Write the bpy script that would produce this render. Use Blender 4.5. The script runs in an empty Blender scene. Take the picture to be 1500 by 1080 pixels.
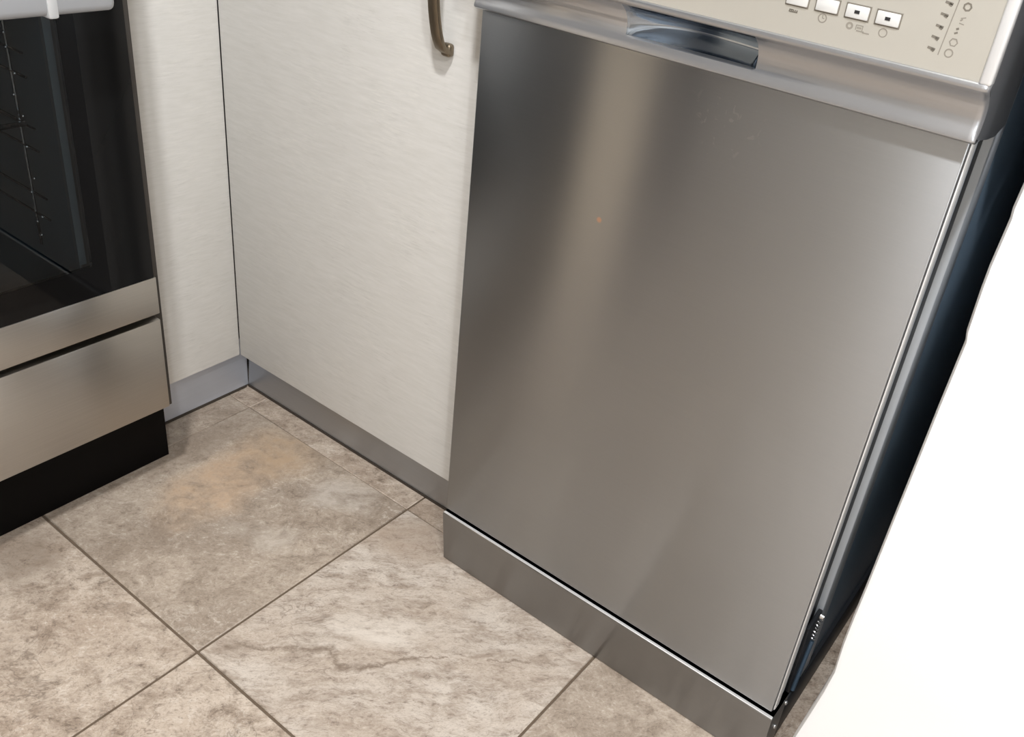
import bpy, bmesh, math, random
from mathutils import Matrix, Vector
random.seed(4)
S = bpy.context.scene
COL = S.collection

# ------------------------------------------------------------------ camera
cam = bpy.data.cameras.new('camera')
cam.sensor_width = 36.0
cam.sensor_fit = 'HORIZONTAL'
cam.lens = 1354.99 / 1500 * 36.0
cam.shift_x = -(801.76 - 750) / 1500
cam.shift_y = (485.86 - 540) / 1500
cam.clip_start = 0.02
co = bpy.data.objects.new('camera', cam)
COL.objects.link(co)
co.matrix_world = Matrix(((0.794433, -0.375926, 0.477028, 0.5701),
                          (0.597343, 0.341615, -0.72559, -0.6891),
                          (0.109808, 0.861382, 0.495947, 0.8662),
                          (0, 0, 0, 1)))
S.camera = co

# ------------------------------------------------------------------ light
w = bpy.data.worlds.new('world')
S.world = w
w.use_nodes = True
w.node_tree.nodes['Background'].inputs[0].default_value = (1, 0.98, 0.95, 1)
w.node_tree.nodes['Background'].inputs[1].default_value = 0.3


def lamp(name, loc, size, power, col=(1, 0.97, 0.93), size_y=None, rot=(0, 0, 0)):
    l = bpy.data.lights.new(name, 'AREA')
    l.shape = 'DISK' if size_y is None else 'RECTANGLE'
    l.size = size
    if size_y:
        l.size_y = size_y
    l.energy = power
    l.color = col
    o = bpy.data.objects.new(name, l)
    COL.objects.link(o)
    o.location = loc
    o.rotation_euler = rot
    return o


lamp('ceiling_key_fill', (0.57, -0.95, 2.38), 0.14, 43, (0.975, 0.985, 1.0))
lamp('ceiling_key_fill', (1.85, -1.65, 2.38), 0.14, 34, (0.975, 0.985, 1.0))  # added fill lamp, placed clear of the cooker's shadow on the corner panel
lamp('cool_side_fill', (2.17, -1.9, 1.35), 1.1, 24, (0.84, 0.92, 1.0), 1.2, (0, math.radians(90), 0))  # added cool fill from the side, standing in for an unseen window

S.view_settings.view_transform = 'Standard'
S.view_settings.look = 'None'
S.view_settings.gamma = 1.0
S.view_settings.use_curve_mapping = False
S.view_settings.exposure = 0.0


# ------------------------------------------------------------------ materials
def lin(r, g, b):
    f = lambda c: (c / 255 / 12.92) if c / 255 <= 0.04045 else ((c / 255 + 0.055) / 1.055) ** 2.4
    return (f(r), f(g), f(b), 1)


class NT:
    """small helper to wire shader nodes"""
    def __init__(s, name):
        s.m = bpy.data.materials.new(name)
        s.m.use_nodes = True
        s.t = s.m.node_tree
        s.b = s.t.nodes['Principled BSDF']
        s.out = s.t.nodes['Material Output']

    def n(s, kind, props=None, **ins):
        nd = s.t.nodes.new(kind)
        for k, v in (props or {}).items():
            setattr(nd, k, v)
        for k, v in ins.items():
            key = int(k[1:]) if k[0] == 'i' and k[1:].isdigit() else k.replace('_', ' ')
            s.set(nd.inputs[key], v)
        return nd

    def set(s, sock, v):
        if isinstance(v, bpy.types.NodeSocket):
            s.t.links.new(v, sock)
        else:
            sock.default_value = v

    def p(s, **ins):
        for k, v in ins.items():
            s.set(s.b.inputs[k.replace('_', ' ')], v)
        return s

    def math(s, op, a, b=None, c=None, clamp=False):
        nd = s.n('ShaderNodeMath', {'operation': op, 'use_clamp': clamp}, i0=a)
        if b is not None:
            s.set(nd.inputs[1], b)
        if c is not None:
            s.set(nd.inputs[2], c)
        return nd.outputs[0]

    def mix(s, fac, a, b, mode='MIX'):
        nd = s.n('ShaderNodeMix', {'data_type': 'RGBA', 'blend_type': mode})
        s.set(nd.inputs[0], fac)
        s.set(nd.inputs[6], a)
        s.set(nd.inputs[7], b)
        return nd.outputs[2]

    def mapping(s, vec, scale=(1, 1, 1), loc=(0, 0, 0), rot=(0, 0, 0)):
        nd = s.n('ShaderNodeMapping', None, Vector=vec, Scale=scale, Location=loc, Rotation=rot)
        return nd.outputs[0]

    def noise(s, vec, scale, detail=4, rough=0.55, dist=0.0, col=False):
        nd = s.n('ShaderNodeTexNoise', None, Vector=vec, Scale=scale, Detail=detail, Roughness=rough, Distortion=dist)
        return nd.outputs['Color' if col else 'Fac']

    def ramp(s, fac, a, b, lo=0.0, hi=1.0):
        nd = s.n('ShaderNodeMapRange', {'clamp': True}, Value=fac, i1=a, i2=b, i3=lo, i4=hi)
        return nd.outputs[0]

    def obj(s):
        return s.n('ShaderNodeTexCoord').outputs['Object']

    def bump(s, h, strength, dist=0.001):
        nd = s.n('ShaderNodeBump', None, Height=h, Strength=strength, Distance=dist)
        s.t.links.new(nd.outputs[0], s.b.inputs['Normal'])


def plain(name, rgb, rough=0.5, metal=0.0, spec=0.5, coat=0.0):
    k = NT(name)
    k.p(Base_Color=lin(*rgb), Roughness=rough, Metallic=metal)
    k.b.inputs['Specular IOR Level'].default_value = spec
    k.b.inputs['Coat Weight'].default_value = coat
    return k.m


def steel(name, rgb, rough, tangent, brush, aniso=0.75, amp=0.05, spots=False):
    """brushed steel; tangent = world direction of the brushing, brush = coordinate scale"""
    k = NT(name)
    v = k.obj()
    g = k.noise(k.mapping(v, brush), 1.0, 3, 0.6)
    g2 = k.noise(v, 9.0, 3, 0.5)
    c = k.mix(k.ramp(g, 0.3, 0.7), lin(*[x * (1 - amp) for x in rgb]), lin(*[min(255, x * (1 + amp)) for x in rgb]))
    c = k.mix(k.ramp(g2, 0.35, 0.7, 0.0, 0.10), c, lin(*[x * 0.85 for x in rgb]))
    if spots:
        # a tiny rust speck and a few pale wiping smears
        d = k.n('ShaderNodeVectorMath', {'operation': 'DISTANCE'}, i0=v, i1=(0.1588, 0.0, 0.5343)).outputs['Value']
        c = k.mix(k.ramp(d, 0.0018, 0.0034, 0.85, 0.0), c, lin(216, 176, 152))
        d2 = k.n('ShaderNodeVectorMath', {'operation': 'DISTANCE'}, i0=v, i1=(0.262, 0.0, 0.657)).outputs['Value']
        sm = k.noise(v, 90.0, 2, 0.5, 1.5)
        sm = k.math('MULTIPLY', k.ramp(sm, 0.62, 0.70), k.ramp(d2, 0.02, 0.04, 0.22, 0.0))
        c = k.mix(sm, c, lin(225, 222, 218))
    k.p(Base_Color=c, Metallic=1.0, Roughness=rough, Anisotropic=aniso)
    t = k.n('ShaderNodeCombineXYZ', None, X=tangent[0], Y=tangent[1], Z=tangent[2]).outputs[0]
    k.set(k.b.inputs['Tangent'], t)
    return k.m


M = {}
M['dw_steel'] = steel('dishwasher_steel', (168, 170, 172), 0.30, (0, 0, 1), (6, 6, 900), 0.955, 0.006, True)
M['kick_steel'] = steel('dishwasher_kick_steel', (148, 148, 148), 0.30, (0, 0, 1), (6, 6, 900), 0.95, 0.006)
M['cook_steel'] = steel('cooker_steel', (190, 186, 180), 0.32, (0, 0, 1), (6, 6, 900), 0.85, 0.02)
M['plinth_r'] = steel('plinth_metal_long', (176, 178, 181), 0.36, (0, 0, 1), (5, 5, 600), 0.4, 0.01)
M['plinth_l'] = steel('plinth_metal_short', (200, 204, 213), 0.42, (0, 0, 1), (5, 5, 600), 0.3, 0.01)
for q, mt in ((M['plinth_l'], 0.55), (M['plinth_r'], 0.8)):
    q.node_tree.nodes['Principled BSDF'].inputs['Metallic'].default_value = mt
M['bead'] = plain('glint_bead_chrome', (250, 250, 250), 0.25, 1.0)
M['rim_silver'] = plain('bright_silver_rim', (226, 226, 226), 0.3, 0.25)
M['side_frit'] = plain('dark_grey_glass_border', (21, 21, 21), 0.08, 0.0, 0.25)
M['silver'] = plain('silver_plastic', (188, 190, 194), 0.30, 0.85)
M['recess'] = plain('polished_silver', (160, 170, 182), 0.12, 1.0)
M['face'] = plain('champagne_panel', (212, 209, 200), 0.40, 0.55)
M['button'] = plain('button_white', (218, 218, 216), 0.35)
M['ink'] = plain('grey_print', (120, 114, 104), 0.6)
M['faint_ink'] = plain('faint_print', (146, 140, 130), 0.6)
M['dark_ink'] = plain('dark_print', (40, 40, 42), 0.5)
M['side'] = plain('dark_painted_steel', (128, 150, 170), 0.38, 0.1)
M['strip'] = plain('galvanised_flange', (222, 228, 234), 0.4, 0.2)
M['edge'] = plain('pale_edge_highlight', (222, 221, 219), 0.35, 0.3)  # pale colour carries the highlights along door and kick plate edges
M['dark'] = plain('dark_plastic', (34, 36, 40), 0.5)
M['black'] = plain('black_enamel', (5, 4, 4), 0.5, 0.0, 0.1)
M['frit'] = plain('black_glass_frame', (6, 6, 7), 0.06, 0.0, 0.25)
M['rubber'] = plain('dark_rubber', (58, 50, 42), 0.8)
M['trim'] = plain('dark_trim_metal', (66, 62, 58), 0.4, 0.4)
M['enamel'] = plain('oven_enamel', (74, 90, 98), 0.4)
M['rim'] = plain('oven_rim', (96, 106, 110), 0.4, 0.3)
M['wire'] = plain('chrome_wire', (120, 122, 124), 0.14, 1.0)
M['bar'] = plain('handle_grey', (164, 166, 170), 0.4, 0.3)
M['bar2'] = plain('handle_bracket_grey', (196, 198, 200), 0.4, 0.2)
M['screw'] = plain('screw_zinc', (225, 225, 225), 0.25, 0.9)
M['hinge'] = plain('hinge_blued_steel', (110, 134, 158), 0.3, 0.7)
M['ceil'] = plain('ceiling_paint', (238, 237, 234), 0.8)
M['tan'] = plain('tan_foil', (214, 197, 174), 0.5)
M['worktop'] = plain('worktop_laminate', (96, 92, 88), 0.45)
M['hob'] = plain('hob_black', (18, 18, 18), 0.2)

# bronze handle
k = NT('aged_bronze')
g = k.noise(k.mapping(k.obj(), (60, 60, 6)), 6, 3)
k.p(Base_Color=k.mix(g, lin(110, 98, 82), lin(142, 130, 112)), Metallic=0.85, Roughness=0.36)
M['bronze'] = k.m

# white wall paint with roller texture
k = NT('white_wall_paint')
v = k.obj()
k.p(Base_Color=k.mix(k.noise(v, 7, 3), lin(250, 251, 252), lin(253, 253, 253)), Roughness=0.7)
k.bump(k.noise(v, 220, 3), 0.15, 0.001)
M['wall'] = k.m

# far walls of the kitchen
k = NT('warm_grey_wall_paint')
v = k.obj()
k.p(Base_Color=k.mix(k.noise(v, 3, 3), lin(196, 190, 182), lin(206, 200, 192)), Roughness=0.75)
M['wall2'] = k.m
M['wall3'] = plain('grey_wall_paint', (84, 84, 86), 0.8)


# cabinet foil with short horizontal fibre grain; axis = grain direction
def cabinet_mat(name, stretch):
    k = NT(name)
    v = k.obj()
    wv = k.n('ShaderNodeVectorMath', {'operation': 'ADD'}, i0=v,
             i1=k.n('ShaderNodeVectorMath', {'operation': 'SCALE'}, i0=k.noise(v, 14, 2, col=True), Scale=0.008).outputs[0]).outputs[0]
    f1 = k.noise(k.mapping(wv, stretch), 1.0, 4, 0.65)
    f2 = k.noise(k.mapping(wv, tuple(s * 0.45 for s in stretch), (3.1, 1.7, 9.2)), 1.0, 3, 0.6)
    pat = k.ramp(k.noise(v, 16, 3), 0.35, 0.7)
    c = k.mix(k.ramp(f2, 0.3, 0.72), lin(200, 197.5, 192), lin(208, 205.5, 201))
    fine = k.math('MULTIPLY', k.ramp(f1, 0.50, 0.72), pat)
    c = k.mix(k.math('MULTIPLY', fine, 0.6), c, lin(219, 216, 209))
    fine2 = k.math('MULTIPLY', k.math('MULTIPLY', k.ramp(f1, 0.46, 0.30), 0.6), k.ramp(k.noise(v, 21, 2), 0.4, 0.65))
    c = k.mix(fine2, c, lin(184, 181, 176))
    k.p(Base_Color=c, Roughness=0.48)
    k.bump(f1, 0.18, 0.0004)
    return k.m


M['cab_x'] = cabinet_mat('cabinet_foil_door', (60, 60, 560))
M['cab_y'] = cabinet_mat('cabinet_foil_panel', (60, 60, 560))
M['carcass'] = plain('cabinet_carcass', (176, 172, 165), 0.6)

# grout
k = NT('brown_grout')
v = k.obj()
k.p(Base_Color=k.mix(k.noise(v, 160, 3), lin(84, 70, 56), lin(112, 96, 80)), Roughness=0.9)
M['grout'] = k.m


# stone-look porcelain tiles
def tile_mat(name, light, mid, brown, dark, streak, seed, grey=None, ochre=None, vein=None, blot=1.0, flecks=1.0):
    k = NT(name)
    P = k.n('ShaderNodeNewGeometry').outputs['Position']
    info = k.n('ShaderNodeObjectInfo').outputs['Random']
    light, mid, brown, dark = [tuple(q * 0.93 for q in cc[:3]) + (1,) for cc in (light, mid, brown, dark)]
    off = k.n('ShaderNodeCombineXYZ', None, X=k.math('MULTIPLY', info, 37.0), Y=seed, Z=k.math('MULTIPLY', info, 11.0)).outputs[0]
    v0 = k.n('ShaderNodeVectorMath', {'operation': 'ADD'}, i0=P, i1=off).outputs[0]
    wob = k.n('ShaderNodeVectorMath', {'operation': 'SUBTRACT'}, i0=k.noise(v0, 9, 4, 0.6, col=True), i1=(0.5, 0.5, 0.5)).outputs[0]
    v = k.n('ShaderNodeVectorMath', {'operation': 'ADD'}, i0=v0,
            i1=k.n('ShaderNodeVectorMath', {'operation': 'SCALE'}, i0=wob, Scale=0.035).outputs[0]).outputs[0]
    # streak direction runs diagonally across the tile
    vs = k.mapping(k.mapping(v, rot=(0, 0, math.radians(-38))), (1, streak, 1))
    big = k.noise(vs, 6, 4, 0.6, 0.4)
    med = k.noise(vs, 24, 6, 0.72, 0.3)
    fin = k.noise(vs, 95, 5, 0.75, 0.2)
    gra = k.noise(vs, 330, 4, 0.7)
    c = k.mix(k.ramp(big, 0.36, 0.62), mid, light)
    c = k.mix(k.math('MULTIPLY', k.ramp(med, 0.46, 0.64), 0.85 * blot), c, brown)
    sp = k.math('MULTIPLY', k.ramp(fin, 0.53, 0.66), k.ramp(med, 0.36, 0.58, 0.25, 1.0))
    c = k.mix(k.math('MULTIPLY', sp, 0.75 * blot), c, dark)
    lf = k.math('MULTIPLY', k.math('MULTIPLY', k.ramp(fin, 0.47, 0.34), k.ramp(med, 0.56, 0.42)), 0.7 * flecks)
    c = k.mix(lf, c, lin(208, 197, 184))
    c = k.mix(k.math('MULTIPLY', k.ramp(gra, 0.54, 0.68), 0.55), c, dark)
    c = k.mix(k.math('MULTIPLY', k.ramp(gra, 0.45, 0.32), 0.25 * flecks), c, lin(214, 204, 192))
    # pale chalky scuffs in a few places
    wisp = k.noise(v, 30, 5, 0.7, 0.4)
    wl = k.math('SUBTRACT', 1.0, k.ramp(k.math('ABSOLUTE', k.math('SUBTRACT', wisp, 0.5)), 0.0, 0.03))
    wl = k.math('MULTIPLY', wl, k.ramp(k.noise(v, 13, 2), 0.56, 0.68))
    c = k.mix(k.math('MULTIPLY', wl, 0.30 * flecks), c, lin(214, 204, 192))
    # hair veins
    vn = k.noise(vs, 11, 4, 0.55, 1.2)
    vl = k.math('SUBTRACT', 1.0, k.ramp(k.math('ABSOLUTE', k.math('SUBTRACT', vn, 0.52)), 0.0, 0.012))
    vl = k.math('MULTIPLY', vl, k.ramp(k.noise(v, 6, 2), 0.52, 0.62))
    c = k.mix(k.math('MULTIPLY', vl, 0.55), c, dark)

    def blob(centre, radii, ang, wobble=0.09):
        q = k.n('ShaderNodeVectorMath', {'operation': 'ADD'}, i0=P,
                i1=k.n('ShaderNodeVectorMath', {'operation': 'SCALE'}, i0=wob, Scale=wobble).outputs[0]).outputs[0]
        q = k.n('ShaderNodeVectorMath', {'operation': 'SUBTRACT'}, i0=q, i1=(centre[0], centre[1], 0)).outputs[0]
        q = k.n('ShaderNodeVectorRotate', {'rotation_type': 'Z_AXIS'}, Vector=q, Angle=math.radians(-ang)).outputs[0]
        q = k.n('ShaderNodeVectorMath', {'operation': 'DIVIDE'}, i0=q, i1=(radii[0], radii[1], 1)).outputs[0]
        return k.n('ShaderNodeVectorMath', {'operation': 'LENGTH'}, i0=q).outputs['Value']

    for cc, rr, ang, colr, amt in (ochre or []):
        d = blob(cc, rr, ang)
        m = k.math('MULTIPLY', k.ramp(d, 0.35, 1.0, 1.0, 0.0), k.ramp(med, 0.72, 0.38))
        c = k.mix(k.math('MULTIPLY', m, amt), c, colr)
    if vein:
        q = k.n('ShaderNodeVectorMath', {'operation': 'ADD'}, i0=P,
                i1=k.n('ShaderNodeVectorMath', {'operation': 'SCALE'}, i0=wob, Scale=0.03).outputs[0]).outputs[0]
        fw = k.n('ShaderNodeVectorMath', {'operation': 'SUBTRACT'}, i0=k.noise(P, 75, 4, 0.65, col=True), i1=(0.5, 0.5, 0.5)).outputs[0]
        q = k.n('ShaderNodeVectorMath', {'operation': 'ADD'}, i0=q,
                i1=k.n('ShaderNodeVectorMath', {'operation': 'SCALE'}, i0=fw, Scale=0.02).outputs[0]).outputs[0]
        tot = None
        for (ax, ay), (bx, by), wd in vein:
            ln = math.hypot(bx - ax, by - ay)
            l = k.n('ShaderNodeVectorMath', {'operation': 'SUBTRACT'}, i0=q, i1=((ax + bx) / 2, (ay + by) / 2, 0)).outputs[0]
            l = k.n('ShaderNodeVectorRotate', {'rotation_type': 'Z_AXIS'}, Vector=l, Angle=-math.atan2(by - ay, bx - ax)).outputs[0]
            sp = k.n('ShaderNodeSeparateXYZ', None, Vector=l)
            along = k.math('MAXIMUM', k.math('SUBTRACT', k.math('ABSOLUTE', sp.outputs[0]), ln / 2), 0.0)
            d = k.math('ADD', k.math('ABSOLUTE', sp.outputs[1]), along)
            m = k.ramp(d, wd * 0.1, wd * 1.15, 1.0, 0.0)
            tot = m if tot is None else k.math('MAXIMUM', tot, m)
        tot = k.math('MULTIPLY', tot, k.ramp(fin, 0.35, 0.55, 0.25, 0.95))
        c = k.mix(tot, c, lin(128, 113, 99))
    k.p(Base_Color=c, Roughness=k.ramp(med, 0.3, 0.7, 0.36, 0.5))
    k.b.inputs['Specular IOR Level'].default_value = 0.35
    k.bump(k.math('ADD', fin, med), 0.22, 0.0012)
    return k.m


VE = [((-0.078, -0.258), (-0.022, -0.214), 0.0030), ((-0.030, -0.220), (0.004, -0.192), 0.0055),
      ((0.004, -0.192), (0.026, -0.205), 0.0060), ((0.026, -0.205), (0.054, -0.190), 0.0055),
      ((0.054, -0.190), (0.080, -0.145), 0.0038), ((0.080, -0.145), (0.109, -0.113), 0.0024),
      ((0.145, -0.085), (0.185, -0.050), 0.0022), ((-0.088, -0.272), (-0.080, -0.262), 0.007)]
T_GREY = tile_mat('stone_tile_taupe', lin(184, 169, 153), lin(160, 145, 130), lin(146, 131, 116), lin(120, 106, 93), 1.3, 3.3,
                  ochre=[((-0.320, -0.105), (0.060, 0.13), 5, lin(188, 160, 132), 0.9),
                         ((-0.312, 0.000), (0.075, 0.065), 0, lin(178, 153, 126), 0.85),
                         ((-0.185, -0.010), (0.05, 0.05), 30, lin(196, 187, 177), 0.75),
                         ((-0.205, -0.13), (0.05, 0.03), 20, lin(196, 186, 174), 0.6),
                         ((-0.30, -0.215), (0.035, 0.022), 20, lin(120, 106, 94), 0.6),
                         ((-0.415, -0.06), (0.04, 0.13), 5, lin(136, 122, 108), 0.6)], blot=1.0, flecks=1.0)
T_STREAK = tile_mat('stone_tile_streaked', lin(207, 196, 184), lin(187, 172, 157), lin(156, 140, 125), lin(118, 103, 91), 2.4, 8.1,
                    vein=VE, ochre=[((0.02, -0.145), (0.10, 0.035), 45, lin(216, 206, 194), 0.6),
                                    ((-0.05, 0.0), (0.07, 0.06), 45, lin(160, 140, 122), 0.6)])
T_BLOT = tile_mat('stone_tile_blotched', lin(202, 187, 171), lin(178, 160, 143), lin(146, 129, 113), lin(106, 92, 80), 1.4, 5.7,
                  ochre=[((-0.37, -0.34), (0.06, 0.06), 0, lin(128, 112, 97), 0.85)], flecks=1.3)

# oven door glass: tinted clear pane
k = NT('tinted_oven_glass')
tr = k.n('ShaderNodeBsdfTransparent', None, Color=(0.55, 0.60, 0.63, 1))
gl = k.n('ShaderNodeBsdfGlossy', None, Color=(1, 1, 1, 1), Roughness=0.02)
fr = k.n('ShaderNodeFresnel', None, IOR=1.5)
mx = k.n('ShaderNodeMixShader', None, Fac=fr.outputs[0], i1=tr.outputs[0], i2=gl.outputs[0])
k.t.links.new(mx.outputs[0], k.out.inputs['Surface'])
M['glass'] = k.m


# ------------------------------------------------------------------ mesh helpers
def link(name, bm, mat, parent=None, smooth=False):
    me = bpy.data.meshes.new(name)
    bmesh.ops.recalc_face_normals(bm, faces=bm.faces)
    bm.to_mesh(me)
    bm.free()
    o = bpy.data.objects.new(name, me)
    COL.objects.link(o)
    me.materials.append(M[mat] if isinstance(mat, str) else mat)
    if smooth:
        for p in me.polygons:
            p.use_smooth = True
        me.set_sharp_from_angle(angle=math.radians(38))
    if parent:
        o.parent = parent
    return o


def box(bm, x0, x1, y0, y1, z0, z1, bev=0.0, seg=2):
    c = bmesh.ops.create_cube(bm, size=1.0)
    vs = c['verts']
    for v in vs:
        v.co = Vector(((x0 + x1) / 2 + v.co.x * (x1 - x0), (y0 + y1) / 2 + v.co.y * (y1 - y0), (z0 + z1) / 2 + v.co.z * (z1 - z0)))
    if bev:
        es = list({e for v in vs for e in v.link_edges})
        bmesh.ops.bevel(bm, geom=es, offset=bev, segments=seg, affect='EDGES', profile=0.5)
    return bm


def B(name, mat, parent, *dims, bev=0.0, seg=2):
    return link(name, box(bmesh.new(), *dims, bev=bev, seg=seg), mat, parent, smooth=bev > 0)


def prism_x(bm, prof, x0, x1, taper=None):
    """extrude a closed (y,z) profile along x"""
    a = [bm.verts.new((x0, y, z)) for y, z in prof]
    b = [bm.verts.new((x1, y, z)) for y, z in prof]
    n = len(prof)
    for i in range(n):
        bm.faces.new((a[i], a[(i + 1) % n], b[(i + 1) % n], b[i]))
    bm.faces.new(a)
    bm.faces.new(b[::-1])
    return bm


def tube(bm, pts, r, seg=8, flat=None):
    """round tube (or flat strap: flat=(half width vector, half thickness)) through points"""
    rings = []
    for i, p in enumerate(pts):
        p = Vector(p)
        d = (Vector(pts[min(i + 1, len(pts) - 1)]) - Vector(pts[max(i - 1, 0)])).normalized()
        ref = Vector((1, 0, 0)) if abs(d.x) < 0.9 else Vector((0, 1, 0))
        if flat:
            ref = flat[0].normalized()
        u = (ref - d * ref.dot(d)).normalized()
        v = d.cross(u)
        ring = []
        for j in range(seg):
            a = 2 * math.pi * j / seg
            if flat:
                ca, sa = math.cos(a), math.sin(a)
                f = lambda t: math.copysign(abs(t) ** 0.45, t)
                ring.append(bm.verts.new(p + u * f(ca) * flat[0].length + v * f(sa) * flat[1]))
            else:
                ring.append(bm.verts.new(p + u * math.cos(a) * r + v * math.sin(a) * r))
        rings.append(ring)
    for A, Bq in zip(rings, rings[1:]):
        for j in range(seg):
            bm.faces.new((A[j], A[(j + 1) % seg], Bq[(j + 1) % seg], Bq[j]))
    bm.faces.new(rings[0][::-1])
    bm.faces.new(rings[-1])
    return bm


def thing(name, label, cat, loc=(0, 0, 0), group=None):
    o = bpy.data.objects.new(name, None)
    COL.objects.link(o)
    o.location = loc
    o.empty_display_size = 0.1
    tag(o, label, cat, group)
    return o


def tag(o, label, cat, group=None):
    o['label'] = label
    o['category'] = cat
    if group:
        o['group'] = group
    return o


def adopt(parent):
    """children were modelled in world space: keep them there under a shifted empty"""
    for c in parent.children:
        c.matrix_parent_inverse = Matrix.Translation(-Vector(parent.location))


def struct(o):
    o['kind'] = 'structure'
    return o


# ------------------------------------------------------------------ the room
XL, XR, YB, YF, ZC = -1.03, 2.2, 0.66, -2.9, 2.4
floor = struct(B('floor', 'grout', None, XL, XR, YF, YB, -0.06, -0.0016))
GX = [-1.03, -0.7785, -0.4407, -0.1010, 0.2373, 0.5755, 0.9137, 1.2519, 1.59, 1.9282, 2.2]
GY = [-2.9, -2.6437, -2.3087, -1.9737, -1.6387, -1.3037, -0.9687, -0.6337, -0.2937, 0.0384, 0.3734, 0.66]
cache = {}
for i in range(len(GX) - 1):
    for j in range(len(GY) - 1):
        gap = 0.0015
        l = gap if i != 2 else 0.0003
        r = gap if i != 1 else 0.0003
        f = gap if not (j == 9) else 0.0004
        b = gap if not (j == 8) else 0.0004
        x0, x1, y0, y1 = GX[i] + l, GX[i + 1] - r, GY[j] + f, GY[j + 1] - b
        key = (round(x1 - x0, 4), round(y1 - y0, 4))
        mat = T_GREY if (i, j) == (2, 8) else T_STREAK if (i, j) == (3, 8) else \
            (T_BLOT if (i, j) in ((2, 7), (1, 7), (2, 9), (3, 9)) else (T_GREY, T_STREAK, T_BLOT)[(i * 2 + j * 5) % 3])
        if key not in cache:
            t = B('floor_tile', mat, floor, -key[0] / 2, key[0] / 2, -key[1] / 2, key[1] / 2, -0.009, 0.0, bev=0.0009, seg=1)
            cache[key] = t.data
        else:
            t = bpy.data.objects.new('floor_tile', cache[key])
            COL.objects.link(t)
            t.parent = floor
        t.material_slots[0].link = 'OBJECT'
        t.material_slots[0].material = mat
        t.location = ((x0 + x1) / 2, (y0 + y1) / 2, random.uniform(-0.0003, 0.0))

struct(B('ceiling', 'ceil', None, XL - 0.1, XR + 0.1, YF - 0.1, YB + 0.1, ZC, ZC + 0.1))
struct(B('wall_back', 'wall2', None, XL - 0.1, XR + 0.1, YB, YB + 0.1, -0.06, ZC))
struct(B('wall_left', 'wall3', None, XL - 0.1, XL, YF, YB, -0.06, ZC))
struct(B('wall_front', 'wall2', None, XL - 0.1, XR + 0.1, YF - 0.1, YF, -0.06, ZC))
struct(B('wall_side', 'wall2', None, XR, XR + 0.1, YF, YB, -0.06, ZC))

# unseen window frame, added around the cool side fill lamp
bm = bmesh.new()
for d in ((-2.52, -2.46, 0.74, 1.96), (-1.34, -1.28, 0.74, 1.96), (-2.46, -1.34, 0.74, 0.80), (-2.46, -1.34, 1.90, 1.96)):
    box(bm, XR - 0.04, XR, *d)
bmesh.ops.remove_doubles(bm, verts=bm.verts, dist=1e-5)
struct(link('added_window', bm, 'ceil'))

# white plastered wall end beside the dishwasher, its corner slightly uneven
edge = [(0.0, 0.4700), (0.05, 0.4720), (0.096, 0.4768), (0.13, 0.4815), (0.17, 0.4865), (0.201, 0.4893), (0.22, 0.4884), (0.237, 0.4878),
        (0.27, 0.4880), (0.309, 0.4887), (0.38, 0.4893), (0.44, 0.4900), (0.50, 0.4905), (0.545, 0.4912), (0.558, 0.4914), (0.566, 0.4898),
        (0.60, 0.4886), (0.618, 0.4884), (0.64, 0.4892), (0.655, 0.4897), (0.662, 0.4890), (0.684, 0.4900), (0.75, 0.4902), (0.95, 0.490),
        (1.4, 0.490), (2.4, 0.490)]
bm = bmesh.new()
rows = []
for z, x in edge:
    rows.append([bm.verts.new(q) for q in ((0.4915 if z > 0.2 else x + 0.002, YB, z), (x + 0.0005, -0.008, z), (x + 0.0008, -0.0150, z), (x + 0.0028, -0.0190, z),
                                           (x + 0.0065, -0.020, z), (XR, -0.020, z), (XR, YB, z))])
for A, Bq in zip(rows, rows[1:]):
    for j in range(7):
        bm.faces.new((A[j], A[(j + 1) % 7], Bq[(j + 1) % 7], Bq[j]))
bm.faces.new(rows[0])
bm.faces.new(rows[-1])
struct(link('wall_right', bm, 'wall', None, smooth=True))

# ------------------------------------------------------------------ dishwasher
W = 0.448
dw = thing('dishwasher', 'slim brushed steel dishwasher standing between white cabinet and white wall', 'dishwasher', (W / 2, 0.28, 0))
# body with flanged front edge
B('body', 'side', dw, 0.003, 0.4455, 0.118, 0.585, 0.012, 0.845, bev=0.003)
B('front_flange', 'strip', dw, 0.003, 0.4475, 0.088, 0.1185, 0.012, 0.845, bev=0.003)
B('door_gasket', 'dark', dw, 0.012, 0.4405, 0.034, 0.089, 0.06, 0.80, bev=0.004)
B('base', 'dark', dw, 0.006, 0.4500, 0.035, 0.56, 0.0, 0.058, bev=0.004)

# door: outer steel skin with folded edges and an inner liner
door = B('door', 'dw_steel', dw, 0.0, W, -0.0005, 0.011, 0.0875, 0.700, bev=0.0022, seg=3)
B('door_edge', 'edge', door, 0.002, W + 0.0013, 0.0030, 0.0150, 0.0885, 0.70, bev=0.0015)  # folded edge, widened and coloured pale to draw its bright highlight line
B('door_liner', 'strip', door, 0.003, W - 0.0006, 0.0165, 0.030, 0.092, 0.70, bev=0.003)

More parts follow.
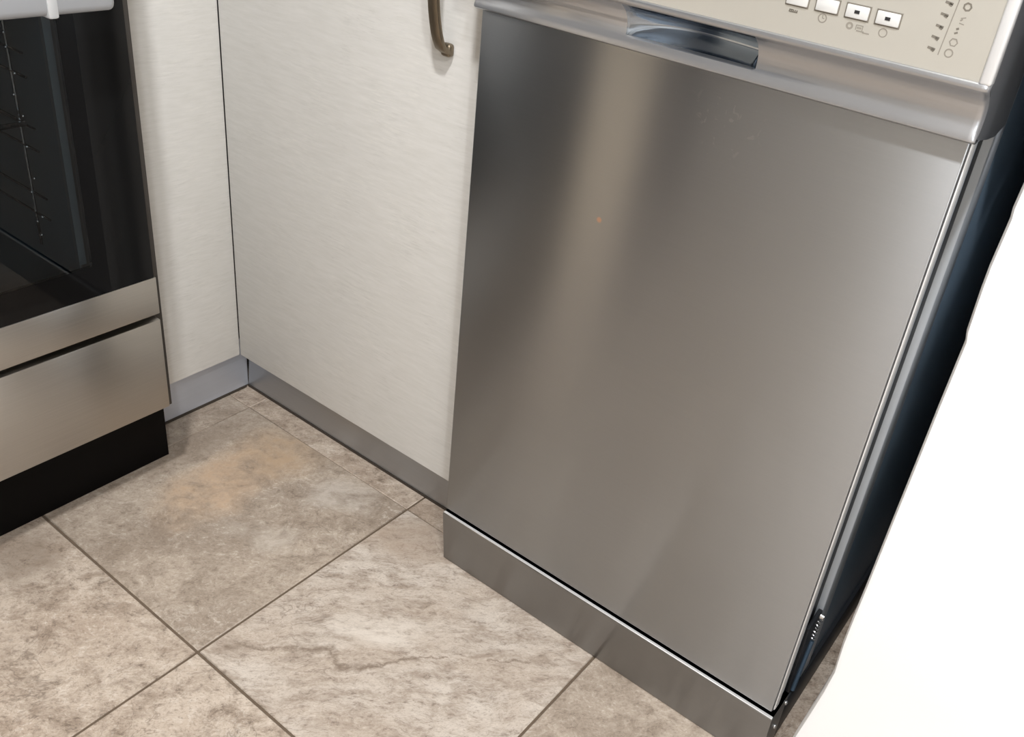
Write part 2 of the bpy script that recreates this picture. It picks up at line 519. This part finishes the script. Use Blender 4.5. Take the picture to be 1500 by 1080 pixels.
# kick plate below the door, leaning back to the floor
bm = bmesh.new()
prof = [(-0.0025, 0.0825), (-0.0035, 0.0812), (-0.0035, 0.0785), (0.0042, 0.0012), (0.040, 0.0012), (0.040, 0.0825)]
prism_x(bm, prof, -0.0015, W + 0.0030)
kick = link('kick_plate', bm, 'kick_steel', dw)
B('top_highlight', 'edge', kick, -0.0012, W + 0.0027, -0.0030, 0.0005, 0.0818, 0.0828, bev=0.0003, seg=1)  # pale strip painted in as the highlight on the kick plate's top bevel
B('rubber_foot_strip', 'rubber', kick, 0.004, W - 0.002, 0.0055, 0.038, 0.0, 0.003)
for sx, sy, sz in ((0.4520, 0.018, 0.052), (0.4520, 0.034, 0.074)):
    bm = bmesh.new()
    bmesh.ops.create_uvsphere(bm, u_segments=10, v_segments=6, radius=0.0028)
    for v in bm.verts:
        v.co = Vector((sx + v.co.x * 0.7, sy + v.co.y, sz + v.co.z))
    link('screw', bm, 'screw', kick, True)

# hinge beside the lower door edge
hb = B('hinge_plate', 'dark', dw, 0.4425, 0.4470, 0.052, 0.088, 0.060, 0.165, bev=0.001)
bm = bmesh.new()
tube(bm, [(0.4482, 0.078, 0.128), (0.4482, 0.066, 0.062)], 0.0028, 8)
link('hinge_arm', bm, 'hinge', hb, True)
bm = bmesh.new()
pts = [(0.4482 + 0.0022 * math.cos(a), 0.083 + 0.0022 * math.sin(a) - 0.004 * (a / 40), 0.157 - 0.0007 * a) for a in [q * 0.5 for q in range(0, 80)]]
tube(bm, pts, 0.0008, 5)
link('spring', bm, 'screw', hb, True)
bm = bmesh.new()
bmesh.ops.create_cone(bm, cap_ends=True, segments=10, radius1=0.0035, radius2=0.0030, depth=0.004)
for v in bm.verts:
    v.co = Vector((0.4492 + v.co.z, 0.084 + v.co.x, 0.160 + v.co.y))
link('pin', bm, 'screw', hb, True)

# control panel: curved fascia with scooped grip, raised rim and flat face
X0, X1 = -0.003, 0.4518
GA, GB = 0.163, 0.2815
prof = [(0.004, 0.6940), (-0.0085, 0.6935), (-0.0108, 0.6950), (-0.0110, 0.6965), (-0.0098, 0.7005), (-0.0086, 0.7050), (-0.0080, 0.7100), (-0.0086, 0.7150),
        (-0.0105, 0.7200), (-0.0138, 0.7245), (-0.0180, 0.7280), (-0.0210, 0.7300), (-0.0232, 0.7320), (-0.0236, 0.7340), (-0.0228, 0.7358), (-0.0205, 0.7368)]


def scoop(x, z):
    if not (GA <= x <= GB) or z < 0.7045 or z > 0.7305:
        return 0.0
    u = (x - GA) / (GB - GA)
    v = (z - 0.7045) / 0.026
    e = math.sin(0.5 * math.pi * min(1.0, u / 0.42)) ** 0.8 * min(1.0, (1 - u) / 0.05) ** 0.5
    return 0.026 * e * math.sin(math.pi * min(1.0, v * 1.0)) ** 0.55 * (0.75 + 0.25 * math.sin(math.pi * u))


# denser profile over the scoop
dense = []
for a, b in zip(prof, prof[1:]):
    n = 3 if 0.700 < a[1] < 0.7305 else 1
    for q in range(n):
        t = q / n
        dense.append((a[0] + (b[0] - a[0]) * t, a[1] + (b[1] - a[1]) * t))
dense.append(prof[-1])
xs = [X0, X0 + 0.0012, X0 + 0.004, 0.08] + [GA - 0.0005 + (GB - GA + 0.001) * q / 70 for q in range(71)] + [0.34, 0.40, X1 - 0.006, X1 - 0.003, X1 - 0.001, X1]
bm = bmesh.new()
grid = []
for x in xs:
    inset = 0.0
    dl, dr = x - X0, X1 - x
    d = min(dl, dr)
    if d < 0.005:
        inset = 0.0045 * (1 - math.sqrt(max(0, 1 - (1 - d / 0.005) ** 2)))
    grid.append([bm.verts.new((x, y + scoop(x, z) + inset * (0.4 if z < 0.697 else 1), z)) for y, z in dense])
scoop_faces = []
for A, Bq, xa, xb in zip(grid, grid[1:], xs, xs[1:]):
    for j in range(len(dense) - 1):
        f = bm.faces.new((A[j], A[j + 1], Bq[j + 1], Bq[j]))
        zc = (dense[j][1] + dense[j + 1][1]) / 2
        if xa >= GA - 0.001 and xb <= GB + 0.001 and 0.7045 < zc < 0.7305:
            scoop_faces.append(f)
# rim around the face and housing behind it
for f in scoop_faces:
    f.material_index = 1
panel = link('control_panel', bm, 'silver', dw, True)
panel.data.materials.append(M['recess'])

bm = bmesh.new()
top = [(-0.0205, 0.7368), (-0.0165, 0.832), (-0.010, 0.842), (0.088, 0.845), (0.088, 0.690), (0.060, 0.686), (0.036, 0.6885), (0.004, 0.6940)]
prism_x(bm, top + [(0.004, 0.697), (0.028, 0.699), (0.028, 0.7335), (-0.014, 0.7345)], X0 + 0.001, X1 - 0.001)
for ex0, ex1 in ((X0 + 0.0005, X0 + 0.004), (X1 - 0.004, X1 - 0.0005)):
    prism_x(bm, top + [(-0.0040, 0.6965), (-0.0030, 0.715), (-0.010, 0.728)], ex0, ex1)
link('housing', bm, 'silver', panel)
# raised rim: right and left borders
for rx0, rx1 in ((X1 - 0.0085, X1 - 0.0002), (X0 + 0.0002, X0 + 0.0085)):
    bm = bmesh.new()
    prism_x(bm, [(-0.0228, 0.7352), (-0.0190, 0.832), (-0.012, 0.832), (-0.012, 0.7352)], rx0, rx1)
    bmesh.ops.bevel(bm, geom=list(bm.edges), offset=0.0022, segments=3, affect='EDGES', profile=0.5)
    link('face_rim', bm, 'rim_silver', panel, True)
bm = bmesh.new()
prism_x(bm, [(-0.0212, 0.7366), (-0.0174, 0.830), (-0.012, 0.830), (-0.012, 0.7366)], X0 + 0.0075, X1 - 0.0075)
link('control_face', bm, 'face', panel)


def fy(z):
    return -0.0212 + (z - 0.7366) * (0.0038 / 0.0934)


# buttons
for n, bx in enumerate((0.3075, 0.3300, 0.3522, 0.3740)):
    z0 = 0.7584
    y = fy(z0)
    bt = B('button', 'button', panel, bx - 0.0081, bx + 0.0081, y - 0.0016, y + 0.001, z0, z0 + 0.0086, bev=0.0007)
    B('button_surround', 'ink', bt, bx - 0.0090, bx + 0.0090, y - 0.0003, y + 0.001, z0 - 0.0010, z0 + 0.0095, bev=0.0001, seg=1)
    if n > 1:
        B('indicator_light', 'dark_ink', bt, bx - 0.0018, bx + 0.0018, y - 0.0019, y - 0.001, z0 + 0.0034, z0 + 0.0056)


def ring(name, x, z, r, mat, thick=0.0005, seg=16, a0=0.0, a1=360.0, ry=None):
    bm = bmesh.new()
    y = fy(z) - 0.00015
    ry = ry or r
    va, vb = [], []
    for q in range(seg + 1):
        a = math.radians(a0 + (a1 - a0) * q / seg)
        va.append(bm.verts.new((x + math.cos(a) * r, y, z + math.sin(a) * ry)))
        vb.append(bm.verts.new((x + math.cos(a) * (r - thick), y, z + math.sin(a) * (ry - thick))))
    for q in range(seg):
        bm.faces.new((va[q], va[q + 1], vb[q + 1], vb[q]))
    return link(name, bm, mat, panel)


def bars(name, quads, mat):
    """print marks: list of (x0,z0,x1,z1,half width)"""
    bm = bmesh.new()
    for x0, z0, x1, z1, h in quads:
        d = Vector((x1 - x0, z1 - z0)).normalized()
        nx, nz = -d.y * h, d.x * h
        bm.faces.new([bm.verts.new((x, fy(z) - 0.00018, z)) for x, z in
                      ((x0 + nx, z0 + nz), (x1 + nx, z1 + nz), (x1 - nx, z1 - nz), (x0 - nx, z0 - nz))])
    return link(name, bm, mat, panel)


# printed symbols under the buttons
bars('print_mark', [(0.3030 + 0.0014 * q, 0.7533, 0.3030 + 0.0014 * q + 0.0004, 0.7550, 0.0005) for q in range(5)] +
     [(0.3028, 0.7535, 0.3094, 0.7535, 0.0004), (0.3028, 0.7549, 0.3060, 0.7549, 0.0004)], 'ink')
ring('timer_symbol', 0.3285, 0.7538, 0.0034, 'faint_ink', 0.0009)
bars('timer_hand', [(0.3285, 0.7538, 0.3285, 0.7560, 0.0003), (0.3285, 0.7538, 0.3300, 0.7538, 0.0003)], 'faint_ink')
bars('pot_symbol', [(0.3545, 0.7508, 0.3600, 0.7508, 0.0004), (0.3538, 0.7545, 0.3538, 0.7512, 0.0003), (0.3585, 0.7545, 0.3585, 0.7512, 0.0003),
                    (0.3536, 0.7545, 0.3587, 0.7545, 0.0003), (0.3545, 0.7528, 0.3578, 0.7528, 0.0006), (0.3590, 0.7503, 0.3640, 0.7503, 0.0004)], 'faint_ink')
ring('drop_symbol', 0.3490, 0.7530, 0.0026, 'faint_ink', 0.0014)
ring('start_symbol', 0.3730, 0.7532, 0.0032, 'faint_ink', 0.0008)
# programme list: indicator marks, dividing line and dish symbols
for n, (x, z) in enumerate(((0.4076, 0.7505), (0.4080, 0.7578), (0.4085, 0.7650), (0.4092, 0.7726), (0.4099, 0.7801), (0.4104, 0.7875), (0.411, 0.795))):
    bars('programme_mark', [(x - 0.0028, z + 0.0005, x + 0.0024, z - 0.0002, 0.0008), (x - 0.0002, z - 0.0002, x + 0.0020, z - 0.0012, 0.0009)], 'ink')
bars('divider_line', [(0.4128, 0.7475, 0.4164, 0.800, 0.00035)], 'faint_ink')
ring('dish_symbol', 0.4192, 0.7500, 0.0030, 'faint_ink', 0.0009)
ring('dish_symbol', 0.4200, 0.7572, 0.0030, 'faint_ink', 0.0009, 6)
bars('dish_symbol', [(0.4186, 0.7627, 0.4206, 0.7637, 0.0006), (0.4190, 0.7655, 0.4206, 0.7662, 0.0007)], 'ink')
bars('dish_symbol', [(0.4196, 0.7695, 0.4228, 0.7690, 0.0003), (0.4196, 0.7725, 0.4228, 0.7735, 0.0003), (0.4198, 0.7710, 0.4210, 0.7722, 0.0005)], 'faint_ink')
ring('dish_symbol', 0.4215, 0.7800, 0.0030, 'ink', 0.0012, 7)
ring('dish_symbol', 0.4222, 0.7875, 0.0030, 'ink', 0.0009, 8)
adopt(dw)

# ------------------------------------------------------------------ cabinet with bow handle
YD = 0.0344
XC = -0.4503
cab = thing('base_cabinet', 'white grained base cabinet with bronze bow handle beside dishwasher', 'cabinet', (-0.24, 0.35, 0.094))
B('carcass', 'carcass', cab, XC + 0.006, -0.016, YD + 0.020, 0.60, 0.0955, 0.845)
cdoor = B('door', 'cab_x', cab, XC + 0.0012, -0.018, YD, YD + 0.0185, 0.0939, 0.838, bev=0.0007, seg=2)
HX = -0.0665
pts = []
for q in range(25):
    t = q / 24
    z = 0.6325 + 0.166 * t
    bow = max(0.0, math.sin(math.pi * t)) ** 0.42
    pts.append((HX, YD - 0.004 - 0.026 * bow, z))
bm = bmesh.new()
tube(bm, pts, 0, 12, flat=(Vector((0.0066, 0, 0)), 0.0028))
hd = link('handle', bm, 'bronze', cdoor, True)
for z in (0.6355, 0.7955):
    B('handle_foot', 'bronze', cdoor, HX - 0.0066, HX + 0.0066, YD - 0.0090, YD + 0.0002, z - 0.0066, z + 0.0070, bev=0.0036, seg=4)
adopt(cab)

# filler panel closing the corner towards the cooker
fil = thing('corner_panel', 'narrow white grained filler panel between black-glass cooker and cabinet corner', 'cabinet panel', (XC - 0.01, -0.02, 0.094))
B('panel_board', 'cab_y', fil, XC - 0.0185, XC, -0.113, YD - 0.0004, 0.0939, 0.838, bev=0.0006)
B('support_post', 'carcass', fil, XC - 0.10, XC - 0.019, -0.113, 0.02, 0.0955, 0.838)
adopt(fil)

# metal plinth boards
YK, XK = 0.0739, -0.4891
bm = bmesh.new()
va = [(XK + 0.0010, 0.004), (XK + 0.0085, 0.0938), (-0.010, 0.0938), (-0.010, 0.004)]
a = [bm.verts.new((x, YK, z)) for x, z in va]
b = [bm.verts.new((x, YK + 0.015, z)) for x, z in va]
for i in range(4):
    bm.faces.new((a[i], a[(i + 1) % 4], b[(i + 1) % 4], b[i]))
bm.faces.new(a)
bm.faces.new(b[::-1])
pr = thing('plinth_board', 'long brushed metal plinth board beneath the cabinet door with handle', 'plinth', ((XK) / 2, YK + 0.008, 0))
link('board', bm, 'plinth_r', pr)
B('floor_seal', 'rubber', pr, XK + 0.001, -0.010, YK - 0.0012, YK + 0.012, 0.0, 0.0042)
adopt(pr)
pl = thing('plinth_board', 'short brushed metal plinth board between cooker and cabinet corner', 'plinth', (XK - 0.008, 0, 0))
B('board', 'plinth_l', pl, XK - 0.015, XK, -0.113, YK - 0.0003, 0.004, 0.0938)
B('floor_seal', 'rubber', pl, XK - 0.012, XK + 0.0012, -0.113, YK - 0.004, 0.0, 0.0042)
adopt(pl)

# worktop over cabinet and dishwasher
wt = B('worktop', 'worktop', None, XC - 0.575, 0.486, 0.004, YB - 0.002, 0.8465, 0.885, bev=0.004)
tag(wt, 'grey laminate worktop over the white cabinet and dishwasher', 'worktop')

# ------------------------------------------------------------------ cooker
XO, YO, YE = -0.3544, -0.1433, -0.6290
ck = thing('cooker', 'steel and black glass cooker with drawer next to the corner panel', 'cooker', (-0.65, (YO + YE) / 2, 0))
CB0, CB1 = YE - 0.012, YO + 0.0150     # body sides
# body built around an open oven cavity
bm = bmesh.new()
box(bm, -0.985, -0.376, CB0, YE + 0.075, 0.12, 0.87)
box(bm, -0.985, -0.376, YO - 0.075, CB1, 0.12, 0.87)
box(bm, -0.985, -0.376, YE + 0.075, YO - 0.075, 0.12, 0.335)
box(bm, -0.985, -0.376, YE + 0.075, YO - 0.075, 0.70, 0.87)
box(bm, -0.985, -0.80, YE + 0.075, YO - 0.075, 0.335, 0.70)
link('body', bm, 'trim', ck)
# enamelled lining
bm = bmesh.new()
ya, yb = YE + 0.0755, YO - 0.0755
box(bm, -0.799, -0.377, yb - 0.002, yb, 0.3355, 0.6995)
box(bm, -0.799, -0.377, ya, ya + 0.002, 0.3355, 0.6995)
box(bm, -0.799, -0.377, ya, yb, 0.3355, 0.3375)
box(bm, -0.799, -0.377, ya, yb, 0.6975, 0.6995)
box(bm, -0.7995, -0.797, ya, yb, 0.3355, 0.6995)
link('oven_lining', bm, 'enamel', ck)
for s, yy in ((1, yb - 0.010), (-1, ya + 0.010)):
    bm = bmesh.new()
    for x in (-0.44, -0.60, -0.74):
        tube(bm, [(x, yy, 0.36), (x, yy, 0.67)], 0.0014, 6)
    for z in (0.40, 0.425, 0.48, 0.505, 0.56, 0.585, 0.63):
        tube(bm, [(-0.41, yy, z), (-0.76, yy, z)], 0.0014, 6)
    link('side_rack', bm, 'wire', ck, True)
    if s < 0:
        continue
    rnd = random.Random(7)
    for z in (0.375, 0.39, 0.40, 0.425, 0.445, 0.48, 0.505, 0.515, 0.535, 0.56, 0.585, 0.60, 0.62, 0.63, 0.65):
        bm = bmesh.new()
        mt = Matrix.Translation((-0.437 + rnd.uniform(-0.004, 0.022), yy - 0.0015, z))
        bmesh.ops.create_icosphere(bm, subdivisions=2, radius=0.0019, matrix=mt)
        link('glint_bead', bm, 'bead', ck, True)  # beads added on the rack to give small lamp glints
# door: black glass frame, clear window, steel lower strip
od = thing('oven_door', 'x', 'x')
for key in ('label', 'category'):
    del od[key]
od.parent = ck
wy0, wy1, wz0, wz1 = YE + 0.074, YO - 0.074, 0.3595, 0.69
gy0, gy1, gz0, gz1 = YE + 0.003, YO - 0.0030, 0.3228, 0.735
bi = 0.0175
bm = bmesh.new()
box(bm, -0.360, XO, wy0 - bi, wy0, gz0, gz1)
box(bm, -0.360, XO, wy1, wy1 + bi, gz0, gz1)
box(bm, -0.360, XO, wy0, wy1, gz0, wz0)
box(bm, -0.360, XO, wy0, wy1, wz1, gz1)
link('glass_frame', bm, 'frit', od)
B('glass_border', 'side_frit', od, -0.360, XO, gy0, wy0 - bi, gz0, gz1)
B('glass_border', 'side_frit', od, -0.360, XO, wy1 + bi, gy1, gz0, gz1)
bm = bmesh.new()
v = [bm.verts.new(q) for q in ((XO - 0.0004, wy0, wz0), (XO - 0.0004, wy1, wz0), (XO - 0.0004, wy1, wz1), (XO - 0.0004, wy0, wz1))]
bm.faces.new(v)
link('window_pane', bm, 'glass', od)
for ry in (wy1 - 0.0085, wy0 + 0.0005):
    B('window_rim', 'rim', od, -0.372, -0.366, ry, ry + 0.008, wz0, wz1)
B('door_edge_trim', 'trim', od, -0.3745, -0.3565, YO - 0.0028, YO + 0.003, gz0, gz1, bev=0.001)
B('steel_strip', 'cook_steel', od, -0.374, XO, YE, YO, 0.2722, 0.3222, bev=0.0012)
# handle bar with clamps
bm = bmesh.new()
box(bm, -0.3220, -0.3020, YE + 0.040, YO - 0.0395, 0.6445, 0.6780, bev=0.007, seg=4)
hb = link('handle', bm, 'bar', od, True)
for yy in (-0.2455, -0.527):
    bk = B('handle_bracket', 'bar2', od, -0.358, -0.3005, yy - 0.0052, yy + 0.0052, 0.6425, 0.6795, bev=0.0025)
# upper fascia (above the picture) and knobs
B('control_fascia', 'cook_steel', ck, -0.374, XO, YE, YO, 0.742, 0.862, bev=0.0015)
for q in range(5):
    bm = bmesh.new()
    bmesh.ops.create_cone(bm, cap_ends=True, segments=24, radius1=0.019, radius2=0.016, depth=0.024)
    yk = YE + 0.06 + q * (YO - YE - 0.12) / 4
    for vv in bm.verts:
        vv.co = Vector((XO + 0.012 + vv.co.z, yk + vv.co.x, 0.802 + vv.co.y))
    link('knob', bm, 'frit', ck, True)
B('hob_plate', 'hob', ck, -0.985, XO + 0.004, CB0, CB1, 0.8705, 0.890, bev=0.004)
# drawer and kick panel
B('drawer', 'cook_steel', ck, -0.374, XO, YE, YO - 0.0005, 0.1345, 0.2640, bev=0.0012)
B('kick_panel', 'black', ck, -0.445, -0.4249, CB0, -0.1125, 0.0, 0.125)
adopt(ck)
od.matrix_parent_inverse = Matrix.Translation(-Vector(ck.location))
# wire shelf inside the oven
bm = bmesh.new()
ys0, ys1 = ya + 0.014, yb - 0.014
for x in (-0.42, -0.74):
    tube(bm, [(x, ys0, 0.5095), (x, ys1, 0.5095)], 0.003, 6)
for q in range(14):
    yy = ys0 + (ys1 - ys0) * q / 13
    tube(bm, [(-0.42, yy, 0.5095), (-0.74, yy, 0.5095)], 0.0017, 6)
sh = link('oven_shelf', bm, 'wire', None, True)
tag(sh, 'chrome wire shelf seen faintly inside the dark oven window', 'oven shelf')

# neighbouring cabinet on the far side of the cooker (seen as a reflection in the dishwasher door)
nc = thing('base_cabinet', 'tan fronted cabinet on the far side of the cooker', 'cabinet', (-0.73, -0.87, 0.094))
B('carcass', 'carcass', nc, -1.02, XC - 0.020, -1.10, CB0 - 0.004, 0.0955, 0.845)
B('door', 'tan', nc, XC - 0.0185, XC, -1.098, CB0 - 0.006, 0.0939, 0.838, bev=0.0007)
B('plinth', 'plinth_l', nc, XK - 0.015, XK, -1.10, CB0 - 0.004, 0.0, 0.0938)
adopt(nc)
